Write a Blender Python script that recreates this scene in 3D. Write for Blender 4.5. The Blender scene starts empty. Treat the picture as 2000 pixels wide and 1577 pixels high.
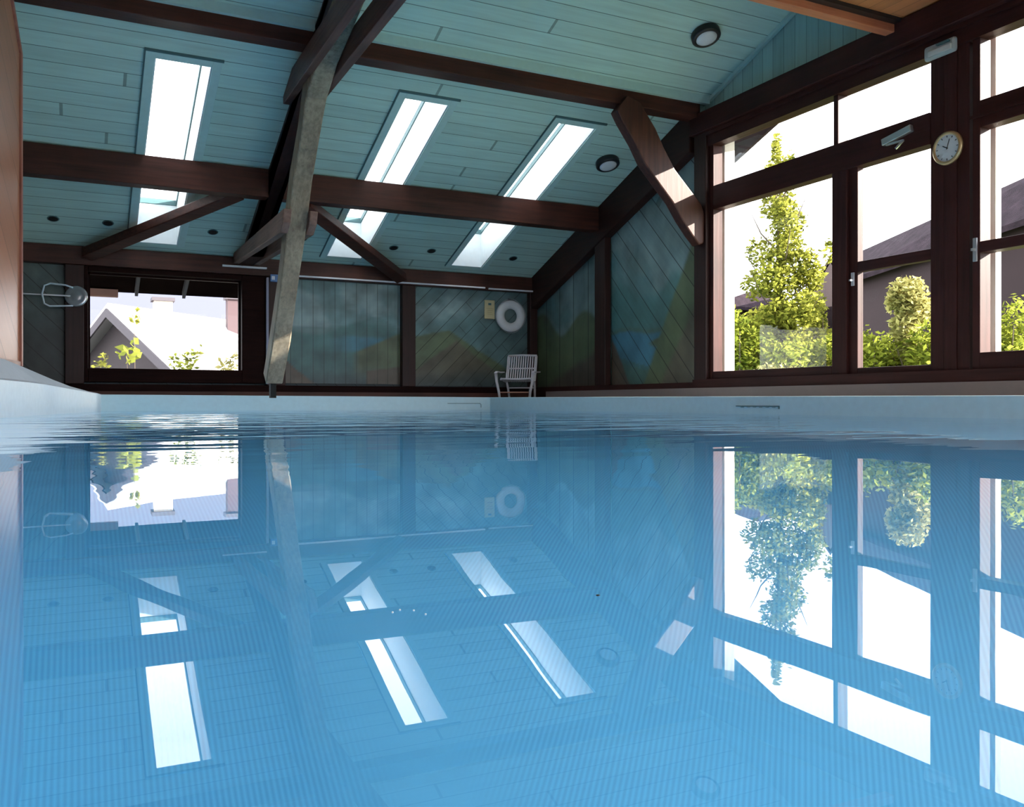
import bpy, bmesh, math, random
from mathutils import Vector, Matrix, noise
random.seed(7)
sc = bpy.context.scene
COL = sc.collection

# ------------------------------------------------------------------ camera
WATER_TO_EYE = 0.14
cam_d = bpy.data.cameras.new('camera'); cam = bpy.data.objects.new('camera', cam_d); COL.objects.link(cam)
cam_d.sensor_width = 36; cam_d.sensor_fit = 'HORIZONTAL'; cam_d.lens = 36*1720/2000
cam_d.clip_start = 0.02; cam_d.clip_end = 500
cam.location = (0, 0, WATER_TO_EYE)
cam.rotation_euler = (math.radians(90-0.083), 0, -math.radians(26.3))
sc.camera = cam

# ------------------------------------------------------------------ world, sun, exposure
w = bpy.data.worlds.new('sky'); sc.world = w; w.use_nodes = True
nt = w.node_tree; nt.nodes.clear()
out = nt.nodes.new('ShaderNodeOutputWorld'); bg = nt.nodes.new('ShaderNodeBackground')
geo = nt.nodes.new('ShaderNodeTexCoord'); sep = nt.nodes.new('ShaderNodeSeparateXYZ')
rmp = nt.nodes.new('ShaderNodeValToRGB')
rmp.color_ramp.elements[0].position = 0.45; rmp.color_ramp.elements[0].color = (0.12, 0.12, 0.12, 1)
rmp.color_ramp.elements[1].position = 0.52; rmp.color_ramp.elements[1].color = (0.95, 0.955, 1.0, 1)
mr = nt.nodes.new('ShaderNodeMapRange'); mr.inputs['From Min'].default_value = -1; mr.inputs['From Max'].default_value = 1
nt.links.new(geo.outputs['Generated'], sep.inputs[0]); nt.links.new(sep.outputs['Z'], mr.inputs['Value'])
nt.links.new(mr.outputs[0], rmp.inputs[0]); nt.links.new(rmp.outputs[0], bg.inputs[0]); nt.links.new(bg.outputs[0], out.inputs[0])
bg.inputs['Strength'].default_value = 3.9

sun_d = bpy.data.lights.new('sun', 'SUN'); sun = bpy.data.objects.new('sun', sun_d); COL.objects.link(sun)
sun_d.energy = 22; sun_d.angle = math.radians(0.6); sun_d.color = (1.0, 0.93, 0.82)
saz, sel = math.radians(29), math.radians(23)
sun_dir = Vector((-math.cos(saz)*math.cos(sel), math.sin(saz)*math.cos(sel), -math.sin(sel)))
sun.rotation_euler = sun_dir.to_track_quat('-Z', 'Y').to_euler(); sun.location = (30, -10, 15)

sc.view_settings.view_transform = 'Standard'; sc.view_settings.look = 'None'
sc.view_settings.gamma = 1; sc.view_settings.use_curve_mapping = False
sc.view_settings.exposure = 0.8
cy = sc.cycles
cy.max_bounces = 10; cy.diffuse_bounces = 4; cy.glossy_bounces = 4; cy.transmission_bounces = 6; cy.transparent_max_bounces = 12
cy.sample_clamp_indirect = 6; cy.blur_glossy = 0.5; cy.use_denoising = True
cy.caustics_reflective = True; cy.caustics_refractive = True

# ------------------------------------------------------------------ materials
def M(name):
    m = bpy.data.materials.new(name); m.use_nodes = True
    n = m.node_tree; b = n.nodes['Principled BSDF']
    return m, n, b
def lk(n, a, b): n.links.new(a, b)
def math_(n, op, a, b=None, c=None):
    k = n.nodes.new('ShaderNodeMath'); k.operation = op
    for i, q in enumerate((a, b, c)):
        if q is None: continue
        if isinstance(q, (int, float)): k.inputs[i].default_value = q
        else: lk(n, q, k.inputs[i])
    return k.outputs[0]
def mixc(n, f, a, b, mode='MIX'):
    k = n.nodes.new('ShaderNodeMix'); k.data_type = 'RGBA'; k.blend_type = mode
    for s, q in ((k.inputs[0], f), (k.inputs[6], a), (k.inputs[7], b)):
        if isinstance(q, (int, float)): s.default_value = q
        elif isinstance(q, tuple): s.default_value = (*q, 1)[:4]
        else: lk(n, q, s)
    return k.outputs[2]
def pos(n): return n.nodes.new('ShaderNodeNewGeometry').outputs['Position']
def objc(n): return n.nodes.new('ShaderNodeTexCoord').outputs['Object']
def scaled(n, vec, s):
    k = n.nodes.new('ShaderNodeVectorMath'); k.operation = 'MULTIPLY'; lk(n, vec, k.inputs[0]); k.inputs[1].default_value = s
    return k.outputs[0]
def dot(n, vec, s):
    k = n.nodes.new('ShaderNodeVectorMath'); k.operation = 'DOT_PRODUCT'; lk(n, vec, k.inputs[0]); k.inputs[1].default_value = s
    return k.outputs['Value']
def nz(n, vec, scale=1, detail=4, rough=0.5, col=False):
    k = n.nodes.new('ShaderNodeTexNoise'); lk(n, vec, k.inputs['Vector'])
    k.inputs['Scale'].default_value = scale; k.inputs['Detail'].default_value = detail; k.inputs['Roughness'].default_value = rough
    return k.outputs['Color' if col else 'Fac']
def ramp(n, f, pts):
    k = n.nodes.new('ShaderNodeValToRGB'); e = k.color_ramp.elements
    while len(e) < len(pts): e.new(0.5)
    for q, (p, c) in zip(e, pts):
        q.position = p; q.color = (*c, 1) if isinstance(c, tuple) else (c, c, c, 1)
    lk(n, f, k.inputs[0]); return k.outputs[0]
def bump(n, h, b, strength=0.3, dist=0.01):
    k = n.nodes.new('ShaderNodeBump'); k.inputs['Strength'].default_value = strength; k.inputs['Distance'].default_value = dist
    lk(n, h, k.inputs['Height']); lk(n, k.outputs[0], b.inputs['Normal']); return k
def simple(name, col, rough=0.6, metal=0.0, emit=0):
    m, n, b = M(name); b.inputs['Base Color'].default_value = (*col, 1); b.inputs['Roughness'].default_value = rough
    b.inputs['Metallic'].default_value = metal
    v = nz(n, objc(n), 14, 3); c = mixc(n, math_(n, 'MULTIPLY', v, 0.35), col, tuple(q*0.6 for q in col)); lk(n, c, b.inputs['Base Color'])
    if emit: b.inputs['Emission Color'].default_value = (*col, 1); b.inputs['Emission Strength'].default_value = emit
    return m
def wood(name, c1, c2, axis='X', rough=0.5, blotch=1.5, crack=0.0, spec=0.3):
    m, n, b = M(name)
    p = objc(n)
    s = {'X': (1.2, 22, 22), 'Y': (22, 1.2, 22), 'Z': (22, 22, 1.2)}[axis]
    g = nz(n, scaled(n, p, s), 1, 6, 0.6); l = nz(n, p, blotch, 3)
    f = math_(n, 'ADD', math_(n, 'MULTIPLY', g, 0.6), math_(n, 'MULTIPLY', l, 0.5))
    c = ramp(n, f, [(0.35, c1), (0.72, c2)])
    if crack:
        s2 = {'X': (0.9, 30, 30), 'Y': (30, 0.9, 30), 'Z': (30, 30, 0.9)}[axis]
        k = ramp(n, nz(n, scaled(n, p, s2), 1, 2), [(0.30, 1.0), (0.36, 0.0)])
        c = mixc(n, math_(n, 'MULTIPLY', k, crack), c, tuple(q*0.25 for q in c1))
    lk(n, c, b.inputs['Base Color']); b.inputs['Roughness'].default_value = rough; b.inputs['Specular IOR Level'].default_value = spec
    bump(n, g, b, 0.25, 0.006)
    return m
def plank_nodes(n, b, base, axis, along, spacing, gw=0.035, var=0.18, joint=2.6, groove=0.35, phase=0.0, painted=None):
    p = pos(n)
    t = math_(n, 'ADD', math_(n, 'DIVIDE', dot(n, p, axis), spacing), phase)
    fl = math_(n, 'FLOOR', t); fr = math_(n, 'FRACT', t)
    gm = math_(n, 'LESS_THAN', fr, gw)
    wn = n.nodes.new('ShaderNodeTexWhiteNoise'); wn.noise_dimensions = '1D'; lk(n, fl, wn.inputs['W'])
    u = math_(n, 'ADD', math_(n, 'DIVIDE', dot(n, p, along), joint), math_(n, 'MULTIPLY', wn.outputs['Value'], 7.3))
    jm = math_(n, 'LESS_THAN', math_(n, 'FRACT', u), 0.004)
    wn2 = n.nodes.new('ShaderNodeTexWhiteNoise'); wn2.noise_dimensions = '2D'
    cb = n.nodes.new('ShaderNodeCombineXYZ'); lk(n, fl, cb.inputs[0]); lk(n, math_(n, 'FLOOR', u), cb.inputs[1]); lk(n, cb.outputs[0], wn2.inputs['Vector'])
    cb2 = n.nodes.new('ShaderNodeCombineXYZ')
    lk(n, math_(n, 'MULTIPLY', dot(n, p, along), 1.1), cb2.inputs[0]); lk(n, math_(n, 'MULTIPLY', dot(n, p, axis), 16.0), cb2.inputs[1]); lk(n, fl, cb2.inputs[2])
    grain = nz(n, cb2.outputs[0], 1, 5, 0.6)
    k = math_(n, 'ADD', math_(n, 'MULTIPLY', wn2.outputs['Value'], var), math_(n, 'MULTIPLY', grain, 0.4))
    k = math_(n, 'ADD', k, 0.72 - var*0.5)
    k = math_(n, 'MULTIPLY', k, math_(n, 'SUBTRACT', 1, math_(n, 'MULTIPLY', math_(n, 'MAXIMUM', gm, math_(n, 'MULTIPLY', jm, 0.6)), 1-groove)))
    mul = n.nodes.new('ShaderNodeVectorMath'); mul.operation = 'SCALE'
    if painted is not None: lk(n, painted, mul.inputs[0])
    else:
        bl = mixc(n, nz(n, p, 0.9, 3), base, tuple(q*0.8 for q in base)); lk(n, bl, mul.inputs[0])
    lk(n, k, mul.inputs['Scale']); lk(n, mul.outputs[0], b.inputs['Base Color'])
    h = math_(n, 'SUBTRACT', math_(n, 'MULTIPLY', grain, 0.15), gm)
    bump(n, h, b, 0.5, 0.008)
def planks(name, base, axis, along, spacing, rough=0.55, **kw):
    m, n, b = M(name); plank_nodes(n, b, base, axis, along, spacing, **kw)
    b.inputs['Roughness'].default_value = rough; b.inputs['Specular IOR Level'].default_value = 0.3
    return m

TEAL = (0.56, 0.78, 0.70)
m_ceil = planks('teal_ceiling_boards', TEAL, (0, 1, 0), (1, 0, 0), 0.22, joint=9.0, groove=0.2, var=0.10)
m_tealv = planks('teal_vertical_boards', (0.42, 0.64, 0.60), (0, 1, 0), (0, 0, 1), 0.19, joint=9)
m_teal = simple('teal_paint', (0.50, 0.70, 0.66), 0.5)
m_teald = simple('dark_teal_paint', (0.07, 0.15, 0.16), 0.6)
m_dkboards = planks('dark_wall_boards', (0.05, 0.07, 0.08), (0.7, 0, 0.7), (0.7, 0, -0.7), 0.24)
BX = wood('brown_beam_wood', (0.020, 0.006, 0.004), (0.085, 0.025, 0.016), 'X')
BY = wood('brown_beam_wood_along', (0.010, 0.0035, 0.003), (0.045, 0.013, 0.009), 'Y')
BZ = wood('brown_post_wood', (0.010, 0.0035, 0.003), (0.035, 0.010, 0.008), 'Z')
FZ = wood('stained_frame_wood', (0.020, 0.007, 0.007), (0.056, 0.018, 0.016), 'Z', 0.5, spec=0.15)
FY = wood('stained_rail_wood', (0.020, 0.007, 0.007), (0.056, 0.018, 0.016), 'Y', 0.5, spec=0.15)
FX = wood('stained_rail_wood_across', (0.006, 0.002, 0.002), (0.020, 0.006, 0.005), 'X', 0.6, spec=0.06)
EAVE = wood('dark_eave_boards', (0.004, 0.003, 0.003), (0.014, 0.009, 0.008), 'X', 0.95, spec=0.0)
PALE = wood('weathered_pale_wood', (0.13, 0.10, 0.07), (0.33, 0.28, 0.20), 'Z', 0.75, 3.0, 0.25)
BRN = wood('light_brown_wood', (0.10, 0.055, 0.042), (0.24, 0.14, 0.105), 'Y', 0.6)
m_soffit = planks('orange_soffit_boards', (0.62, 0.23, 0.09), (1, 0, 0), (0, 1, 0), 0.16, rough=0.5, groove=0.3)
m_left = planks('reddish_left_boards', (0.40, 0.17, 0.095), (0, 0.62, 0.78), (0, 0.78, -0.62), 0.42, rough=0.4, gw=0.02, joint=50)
m_white = simple('white_paint', (0.72, 0.72, 0.74), 0.5)
m_shaft = simple('skylight_shaft_paint', (0.66, 0.72, 0.74), 0.5)
m_black = simple('black_rim', (0.012, 0.014, 0.018), 0.35)
m_blackh = simple('vent_black', (0.004, 0.004, 0.004), 0.8)
m_glow = simple('opal_glass', (0.75, 0.76, 0.78), 0.3)
m_chrome = simple('brushed_metal', (0.62, 0.64, 0.67), 0.3, 0.8)
m_gold = simple('brass_rim', (0.62, 0.46, 0.24), 0.35, 0.6)
m_cream = simple('cream_sign', (0.55, 0.47, 0.27), 0.6)
m_blue = simple('blue_plastic', (0.10, 0.20, 0.42), 0.5)
m_dim = simple('grey_plinth_tiles', (0.20, 0.155, 0.15), 0.5)
m_deck = simple('deck_stone', (0.30, 0.32, 0.32), 0.6)
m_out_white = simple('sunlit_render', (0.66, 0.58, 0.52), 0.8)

def glass_mat():
    m, n, b = M('window_glass'); n.nodes.remove(b)
    o = n.nodes['Material Output']; t = n.nodes.new('ShaderNodeBsdfTransparent'); g = n.nodes.new('ShaderNodeBsdfGlossy')
    g.inputs['Roughness'].default_value = 0.0; f = n.nodes.new('ShaderNodeFresnel'); f.inputs[0].default_value = 1.3
    x = n.nodes.new('ShaderNodeMixShader'); t.inputs[0].default_value = (0.97, 0.98, 0.98, 1)
    lk(n, math_(n, 'MULTIPLY', f.outputs[0], 0.18), x.inputs[0]); lk(n, t.outputs[0], x.inputs[1]); lk(n, g.outputs[0], x.inputs[2]); lk(n, x.outputs[0], o.inputs[0])
    return m
m_glass = glass_mat()

def water_mat():
    m, n, b = M('pool_water'); n.nodes.remove(b)
    o = n.nodes['Material Output']; g = n.nodes.new('ShaderNodeBsdfGlass'); g.inputs['IOR'].default_value = 1.33
    g.inputs['Roughness'].default_value = 0.0; g.inputs['Color'].default_value = (0.97, 0.99, 1.0, 1)
    p = pos(n)
    sp = n.nodes.new('ShaderNodeSeparateXYZ'); lk(n, p, sp.inputs[0])
    n1 = nz(n, scaled(n, p, (0.9, 2.6, 1)), 1.0, 2, 0.45)
    n2 = nz(n, scaled(n, p, (1.5, 4.0, 1)), 1.6, 2, 0.5)
    def rng_(a, b, lo, hi):
        k = n.nodes.new('ShaderNodeMapRange'); lk(n, sp.outputs['Y'], k.inputs[0]); k.interpolation_type = 'SMOOTHSTEP'
        k.inputs['From Min'].default_value = a; k.inputs['From Max'].default_value = b; k.inputs['To Min'].default_value = lo; k.inputs['To Max'].default_value = hi; return k.outputs[0]
    h = math_(n, 'ADD', math_(n, 'MULTIPLY', math_(n, 'MULTIPLY', n1, 0.013), math_(n, 'ADD', rng_(0.9, 3.5, 0.03, 0.5), rng_(3.5, 8.0, 0.0, 1.8))), math_(n, 'MULTIPLY', math_(n, 'MULTIPLY', n2, 0.0025), math_(n, 'ADD', rng_(1.0, 4.0, 0.03, 0.5), rng_(3.5, 8.0, 0.0, 2.0))))
    k = n.nodes.new('ShaderNodeBump'); k.inputs['Strength'].default_value = 1.0; k.inputs['Distance'].default_value = 1.0
    lk(n, h, k.inputs['Height']); lk(n, k.outputs[0], g.inputs['Normal']); lk(n, g.outputs[0], o.inputs[0])
    return m
m_water = water_mat()

def pool_mat(name, base, dark, cell=0.012, k=0.5):
    m, n, b = M(name); p = pos(n); sp = n.nodes.new('ShaderNodeSeparateXYZ'); lk(n, p, sp.inputs[0])
    def line(c, ph):
        return math_(n, 'ADD', math_(n, 'MULTIPLY', math_(n, 'SINE', math_(n, 'MULTIPLY', c, 2*math.pi/cell)), 0.5), 0.5)
    def ms(a, b):
        k2 = n.nodes.new('ShaderNodeMapRange'); lk(n, sp.outputs['X'], k2.inputs[0]); k2.interpolation_type = 'SMOOTHSTEP'
        k2.inputs['From Min'].default_value = a; k2.inputs['From Max'].default_value = b; return k2.outputs[0]
    g = math_(n, 'ADD', math_(n, 'MULTIPLY', line(sp.outputs['X'], 0), math_(n, 'SUBTRACT', 1, ms(0.40, 0.65))), math_(n, 'MULTIPLY', line(dot(n, p, (0.7071, -0.7071, 0)), 0), ms(0.70, 0.95)))
    blot = nz(n, p, 0.6, 3)
    c = mixc(n, math_(n, 'MULTIPLY', g, k), base, dark); c = mixc(n, math_(n, 'MULTIPLY', blot, 0.25), c, dark)
    lk(n, c, b.inputs['Base Color']); b.inputs['Roughness'].default_value = 0.5
    return m
m_poolfloor = pool_mat('pool_mosaic', (0.075, 0.335, 0.60), (0.026, 0.18, 0.40))
m_poolwall = simple('pool_liner_blue', (0.13, 0.38, 0.55), 0.45)
m_coping = simple('pale_blue_coping', (0.60, 0.80, 0.84), 0.5)

# ------------------------------------------------------------------ mesh helpers
ORIG = {}
class MB:
    def __init__(s): s.bm = bmesh.new()
    def hexa(s, c):           # eight corners: bottom 4 (ccw), top 4
        v = [s.bm.verts.new(q) for q in c]
        for f in ((3, 2, 1, 0), (4, 5, 6, 7), (0, 1, 5, 4), (1, 2, 6, 5), (2, 3, 7, 6), (3, 0, 4, 7)):
            s.bm.faces.new([v[i] for i in f])
        return s
    def box(s, x0, x1, y0, y1, z0, z1):
        x0, x1 = sorted((x0, x1)); y0, y1 = sorted((y0, y1)); z0, z1 = sorted((z0, z1))
        return s.hexa([(x0, y0, z0), (x1, y0, z0), (x1, y1, z0), (x0, y1, z0), (x0, y0, z1), (x1, y0, z1), (x1, y1, z1), (x0, y1, z1)])
    def bar(s, a, b, w_, h_, up=(0, 0, 1)):   # rectangular timber from a to b
        a = Vector(a); b = Vector(b); d = (b-a).normalized(); side = d.cross(Vector(up)).normalized(); u = side.cross(d).normalized()
        c = []
        for p in (a, b):
            c += [p-side*w_/2-u*h_/2, p+side*w_/2-u*h_/2, p+side*w_/2+u*h_/2, p-side*w_/2+u*h_/2]
        v = [s.bm.verts.new(q) for q in c]
        for f in ((0, 1, 2, 3), (7, 6, 5, 4), (0, 4, 5, 1), (1, 5, 6, 2), (2, 6, 7, 3), (3, 7, 4, 0)): s.bm.faces.new([v[i] for i in f])
        return s
    def prism(s, pts, off):   # planar polygon extruded by vector off
        o = Vector(off); a = [s.bm.verts.new(p) for p in pts]; b = [s.bm.verts.new(Vector(p)+o) for p in pts]
        s.bm.faces.new(a); s.bm.faces.new(b[::-1]); k = len(pts)
        for i in range(k): s.bm.faces.new([a[i], b[i], b[(i+1) % k], a[(i+1) % k]])
        return s
    def loft(s, rings, cap=True, closed=False):
        vs = [[s.bm.verts.new(p) for p in r] for r in rings]; k = len(vs[0])
        rng = range(len(vs)) if closed else range(len(vs)-1)
        for i in rng:
            A, B = vs[i], vs[(i+1) % len(vs)]
            for j in range(k): s.bm.faces.new([A[j], A[(j+1) % k], B[(j+1) % k], B[j]])
        if cap and not closed: s.bm.faces.new(vs[0][::-1]); s.bm.faces.new(vs[-1])
        return s
    def tube(s, pts, r, seg=8, closed=False):
        pts = [Vector(p) for p in pts]; rings = []; n_ = len(pts); prev = None
        for i, p in enumerate(pts):
            if closed: d = pts[(i+1) % n_]-pts[i-1]
            else: d = pts[min(i+1, n_-1)]-pts[max(i-1, 0)]
            d.normalize()
            if prev is None:
                prev = d.cross(Vector((0, 0, 1)));
                if prev.length < 0.1: prev = d.cross(Vector((1, 0, 0)))
            a = (prev - d*prev.dot(d)).normalized(); prev = a; b = d.cross(a)
            rr = r[i] if isinstance(r, (list, tuple)) else r
            rings.append([p+(a*math.cos(t)+b*math.sin(t))*rr for t in [2*math.pi*q/seg for q in range(seg)]])
        return s.loft(rings, closed=closed)
    def lathe(s, prof, c, axis, seg=40):   # prof (r, h) about axis from centre c
        ax = Vector(axis).normalized(); a = ax.orthogonal().normalized(); b = ax.cross(a); c = Vector(c)
        rings = [[c+ax*h+(a*math.cos(2*math.pi*q/seg)+b*math.sin(2*math.pi*q/seg))*r for q in range(seg)] for r, h in prof]
        return s.loft(rings)
    def build(s, name, mat, parent=None, bevel=0, smooth=False, at=None):
        bmesh.ops.recalc_face_normals(s.bm, faces=s.bm.faces)
        if parent is not None: off = ORIG[parent.name]
        elif at is not None: off = Vector(at)
        else:
            xs = [v.co for v in s.bm.verts]
            off = Vector(((min(v.x for v in xs)+max(v.x for v in xs))/2, (min(v.y for v in xs)+max(v.y for v in xs))/2, min(v.z for v in xs)))
        for v in s.bm.verts: v.co -= off
        me = bpy.data.meshes.new(name); s.bm.to_mesh(me); s.bm.free(); me.materials.append(mat)
        if smooth:
            for p in me.polygons: p.use_smooth = True
        o = bpy.data.objects.new(name, me); COL.objects.link(o)
        if parent is not None: o.parent = parent; ORIG[o.name] = off
        else: o.location = off; ORIG[o.name] = off
        if bevel:
            k = o.modifiers.new('bevel', 'BEVEL'); k.width = bevel; k.segments = 2; k.limit_method = 'ANGLE'; k.angle_limit = math.radians(40)
        return o
def thing(name, label, cat, loc, group=None):
    o = bpy.data.objects.new(name, None); COL.objects.link(o); o.location = loc; o.empty_display_size = 0.1
    ORIG[o.name] = Vector(loc); return tag(o, label, cat, group)
def tag(o, label, cat, group=None, kind=None):
    o['label'] = label; o['category'] = cat
    if group: o['group'] = group
    if kind: o['kind'] = kind
    return o
def struct(o): o['kind'] = 'structure'; return o
def copy_tree(o, loc, label, parent=None):
    c = o.copy(); COL.objects.link(c)
    if parent is None: c.location = loc; c['label'] = label; ORIG[c.name] = Vector(loc)
    else: c.parent = parent
    for ch in list(o.children): copy_tree(ch, None, None, c)
    return c

# ------------------------------------------------------------------ room shell
XG, YF = 7.9, 15.0
def ceil_z(y): return 2.45+0.365*(YF-y)
SKY = [(0.79, 1.41), (3.75, 4.36), (6.0, 6.6)]
SY0, SY1 = 10.67, 14.62
RT = 0.62          # roof build-up, vertical
# sloped ceiling, solid, with skylight openings
def ceiling_part(x0, x1, y0, y1, mb, zt=RT, drop=0):
    mb.hexa([(x0, y0, ceil_z(y0)-drop), (x1, y0, ceil_z(y0)-drop), (x1, y1, ceil_z(y1)-drop), (x0, y1, ceil_z(y1)-drop),
             (x0, y0, ceil_z(y0)+zt), (x1, y0, ceil_z(y0)+zt), (x1, y1, ceil_z(y1)+zt), (x0, y1, ceil_z(y1)+zt)])
mb = MB()
xs = [-1.4] + [q for s_ in SKY for q in s_] + [8.05]
ceiling_part(-1.4, 8.05, 4.2, SY0, mb); ceiling_part(-1.4, 8.05, SY1, 15.2, mb)
for i in range(0, len(xs), 2): ceiling_part(xs[i], xs[i+1], SY0, SY1, mb)
struct(mb.build('ceiling', m_ceil, at=(0, 0, 0)))
# eaves outside the far wall
mb = MB(); ceiling_part(-1.6, 9.0, 15.2, 16.25, mb, RT, 0.0); struct(mb.build('trim_1', EAVE, at=(0, 0, 0)))

# far wall boards behind the panels, with the window opening
WX0, WX1, WZ0, WZ1 = 0.156, 2.422, 0.655, 2.14
mb = MB()
mb.box(-1.4, WX0, 15.0, 15.14, 0, 2.6).box(WX1, 8.05, 15.0, 15.14, 0, 2.6).box(WX0, WX1, 15.0, 15.14, 0, WZ0).box(WX0, WX1, 15.0, 15.14, WZ1, 2.6)
struct(mb.build('wall_far', m_dkboards, at=(0, 0, 0)))
# gable wall backing: above beam, under sill, far part
mb = MB()
mb.box(7.92, 8.05, 9.66, 15.2, 0, 2.45)
mb.prism([(7.92, 15.2, 2.4), (7.92, 15.2, ceil_z(15.2)), (7.92, 9.66, ceil_z(9.66)), (7.92, 9.66, 2.4)], (0.13, 0, 0))
mb.prism([(7.92, 9.66, 3.86), (7.92, 9.66, ceil_z(9.66)), (7.92, 4.2, ceil_z(4.2)), (7.92, 4.2, 3.86)], (0.13, 0, 0))
mb.box(7.92, 8.05, -4.1, 4.2, 3.86, 6.5)
mb.box(7.92, 8.05, -4.1, 9.66, 0, 0.46)
mb.box(7.92, 8.05, -4.1, -3.8, 0.46, 3.86)
struct(mb.build('wall_gable', m_tealv, at=(0, 0, 0)))
# near wall behind the camera with an opening added for sky light, left walls
mb = MB()
mb.box(-3.2, 0.4, -4.2, -4.0, -1.7, 6.5).box(6.8, 8.05, -4.2, -4.0, -1.7, 6.5).box(0.4, 6.8, -4.2, -4.0, -1.7, 0.6).box(0.4, 6.8, -4.2, -4.0, 3.4, 6.5)
struct(mb.build('wall_near', m_tealv, at=(0, 0, 0)))
mb = MB(); mb.box(-1.5, -1.3, 9.9, 15.14, 0, 6.3); mb.box(-3.2, -3.0, -4.0, 10.1, -1.7, 6.5); mb.box(-3.0, -1.3, 9.9, 10.1, 0, 6.5); struct(mb.build('wall_side', m_dkboards, at=(0, 0, 0)))
# upper end wall above the loft edge and lid of the loft void
mb = MB(); mb.box(-3.2, 8.05, 4.1, 4.2, 4.2, 6.9); struct(mb.build('wall_loft', m_tealv, at=(0, 0, 0)))
mb = MB(); mb.box(-3.2, -1.4, -4.2, 10.1, 6.3, 6.5); struct(mb.build('ceiling_side', m_teal, at=(0, 0, 0)))
# loft soffit of orange boards with edge beam
mb = MB(); mb.box(-3.0, 7.9, -4.0, 6.42, 4.14, 4.26); struct(mb.build('ceiling_loft', m_soffit, at=(0, 0, 0)))
mb = MB(); mb.box(-1.3, 7.72, 6.50, 6.62, 4.02, 4.40)
tag(mb.build('edge_beam', wood('orange_beam_wood', (0.36, 0.10, 0.05), (0.62, 0.22, 0.11), 'X'), bevel=0.006), 'orange-brown edge beam of the timber loft at the top right', 'beam')
mb = MB(); mb.box(-1.3, 7.72, 6.42, 6.50, 4.10, 4.40)
struct(mb.build('trim_2', m_black, at=(0, 0, 0)))

# ------------------------------------------------------------------ pool
PL = lambda y: 0.3-0.16*(13.8-y) if y > 8 else 0.3-0.16*5.8-0.02*(8-y)     # left edge X
LF = (0.3, 13.8); RF = (6.4, 13.8)
ys = [13.8, 8.0, -3.9]
outline = [(0.3, 13.8), (6.4, 13.8), (6.4, -3.9), (PL(-3.9), -3.9), (PL(8.0), 8.0)]
def coping_z(x, y):
    tx = (x-0.3)/6.1; ty = (13.8-y)/17.7
    a = 0.25-0.025*tx
    return a-0.06*ty*tx + (0.05*min(1, (13.8-y)/6.0))*(1-tx)
mb = MB(); bm = mb.bm
D0 = -1.65
# water sheet
f = bm.faces.new([bm.verts.new((x, y, 0.015)) for x, y in outline])
wat = mb.build('pool_water', m_water, at=(0, 0, 0))
if wat.data.polygons[0].normal.z < 0: wat.data.flip_normals()
tag(wat, 'clear blue pool water with reflections of skylights and windows', 'water')
# basin
mb = MB(); bm = mb.bm
n_ = len(outline)
bt = [bm.verts.new((x, y, D0)) for x, y in outline]; tp = [bm.verts.new((x, y, coping_z(x, y)-0.002)) for x, y in outline]
bm.faces.new(bt)
pool_m = mb
fl_faces = 1
for i in range(n_): bm.faces.new([bt[i], bt[(i+1) % n_], tp[(i+1) % n_], tp[i]])
basin = mb.build('pool_basin', m_poolfloor, at=(0, 0, 0))
basin.data.materials.append(m_poolwall)
for p in basin.data.polygons: p.material_index = 0 if abs(p.normal.z) > 0.9 else 1
tag(basin, 'pale blue pool basin with fine mosaic floor below the water', 'swimming pool')
# pale liner band above the waterline, part of the basin
def strip(pts, thick, z0f, z1f):
    m2 = MB()
    for (a, b) in zip(pts[:-1], pts[1:]):
        a_ = Vector((a[0], a[1], 0)); b_ = Vector((b[0], b[1], 0)); d = (b_-a_).normalized(); nrm = Vector((-d.y, d.x, 0))*thick
        c = []
        for zf in (z0f, z1f):
            for q in (a_, b_, b_+nrm, a_+nrm): c.append((q.x, q.y, zf(q.x, q.y)))
        m2.hexa(c)
    return m2
# decks
m2 = MB()
m2.hexa([(0.3, 13.8, -0.1), (6.4, 13.8, -0.1), (7.9, 15, -0.1), (-1.3, 15, -0.1), (0.3, 13.8, 0.215), (6.4, 13.8, 0.205), (7.9, 15, 0.205), (-1.3, 15, 0.215)])
m2.hexa([(6.4, -3.9, -0.1), (7.9, -3.9, -0.1), (7.9, 15, -0.1), (6.4, 13.8, -0.1), (6.4, -3.9, 0.13), (7.9, -3.9, 0.13), (7.9, 15, 0.205), (6.4, 13.8, 0.205)])
m2.hexa([(-1.3, 8, -0.1), (PL(8), 8, -0.1), (0.3, 13.8, -0.1), (-1.3, 15, -0.1), (-1.3, 8, 0.2), (PL(8), 8, 0.2), (0.3, 13.8, 0.215), (-1.3, 15, 0.215)])
m2.hexa([(-3.0, -3.9, -0.1), (PL(-3.9), -3.9, -0.1), (PL(8), 8, -0.1), (-3.0, 8, -0.1), (-3.0, -3.9, 0.2), (PL(-3.9), -3.9, 0.2), (PL(8), 8, 0.2), (-3.0, 8, 0.2)])
struct(m2.build('floor', m_deck, at=(0, 0, 0)))
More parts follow.
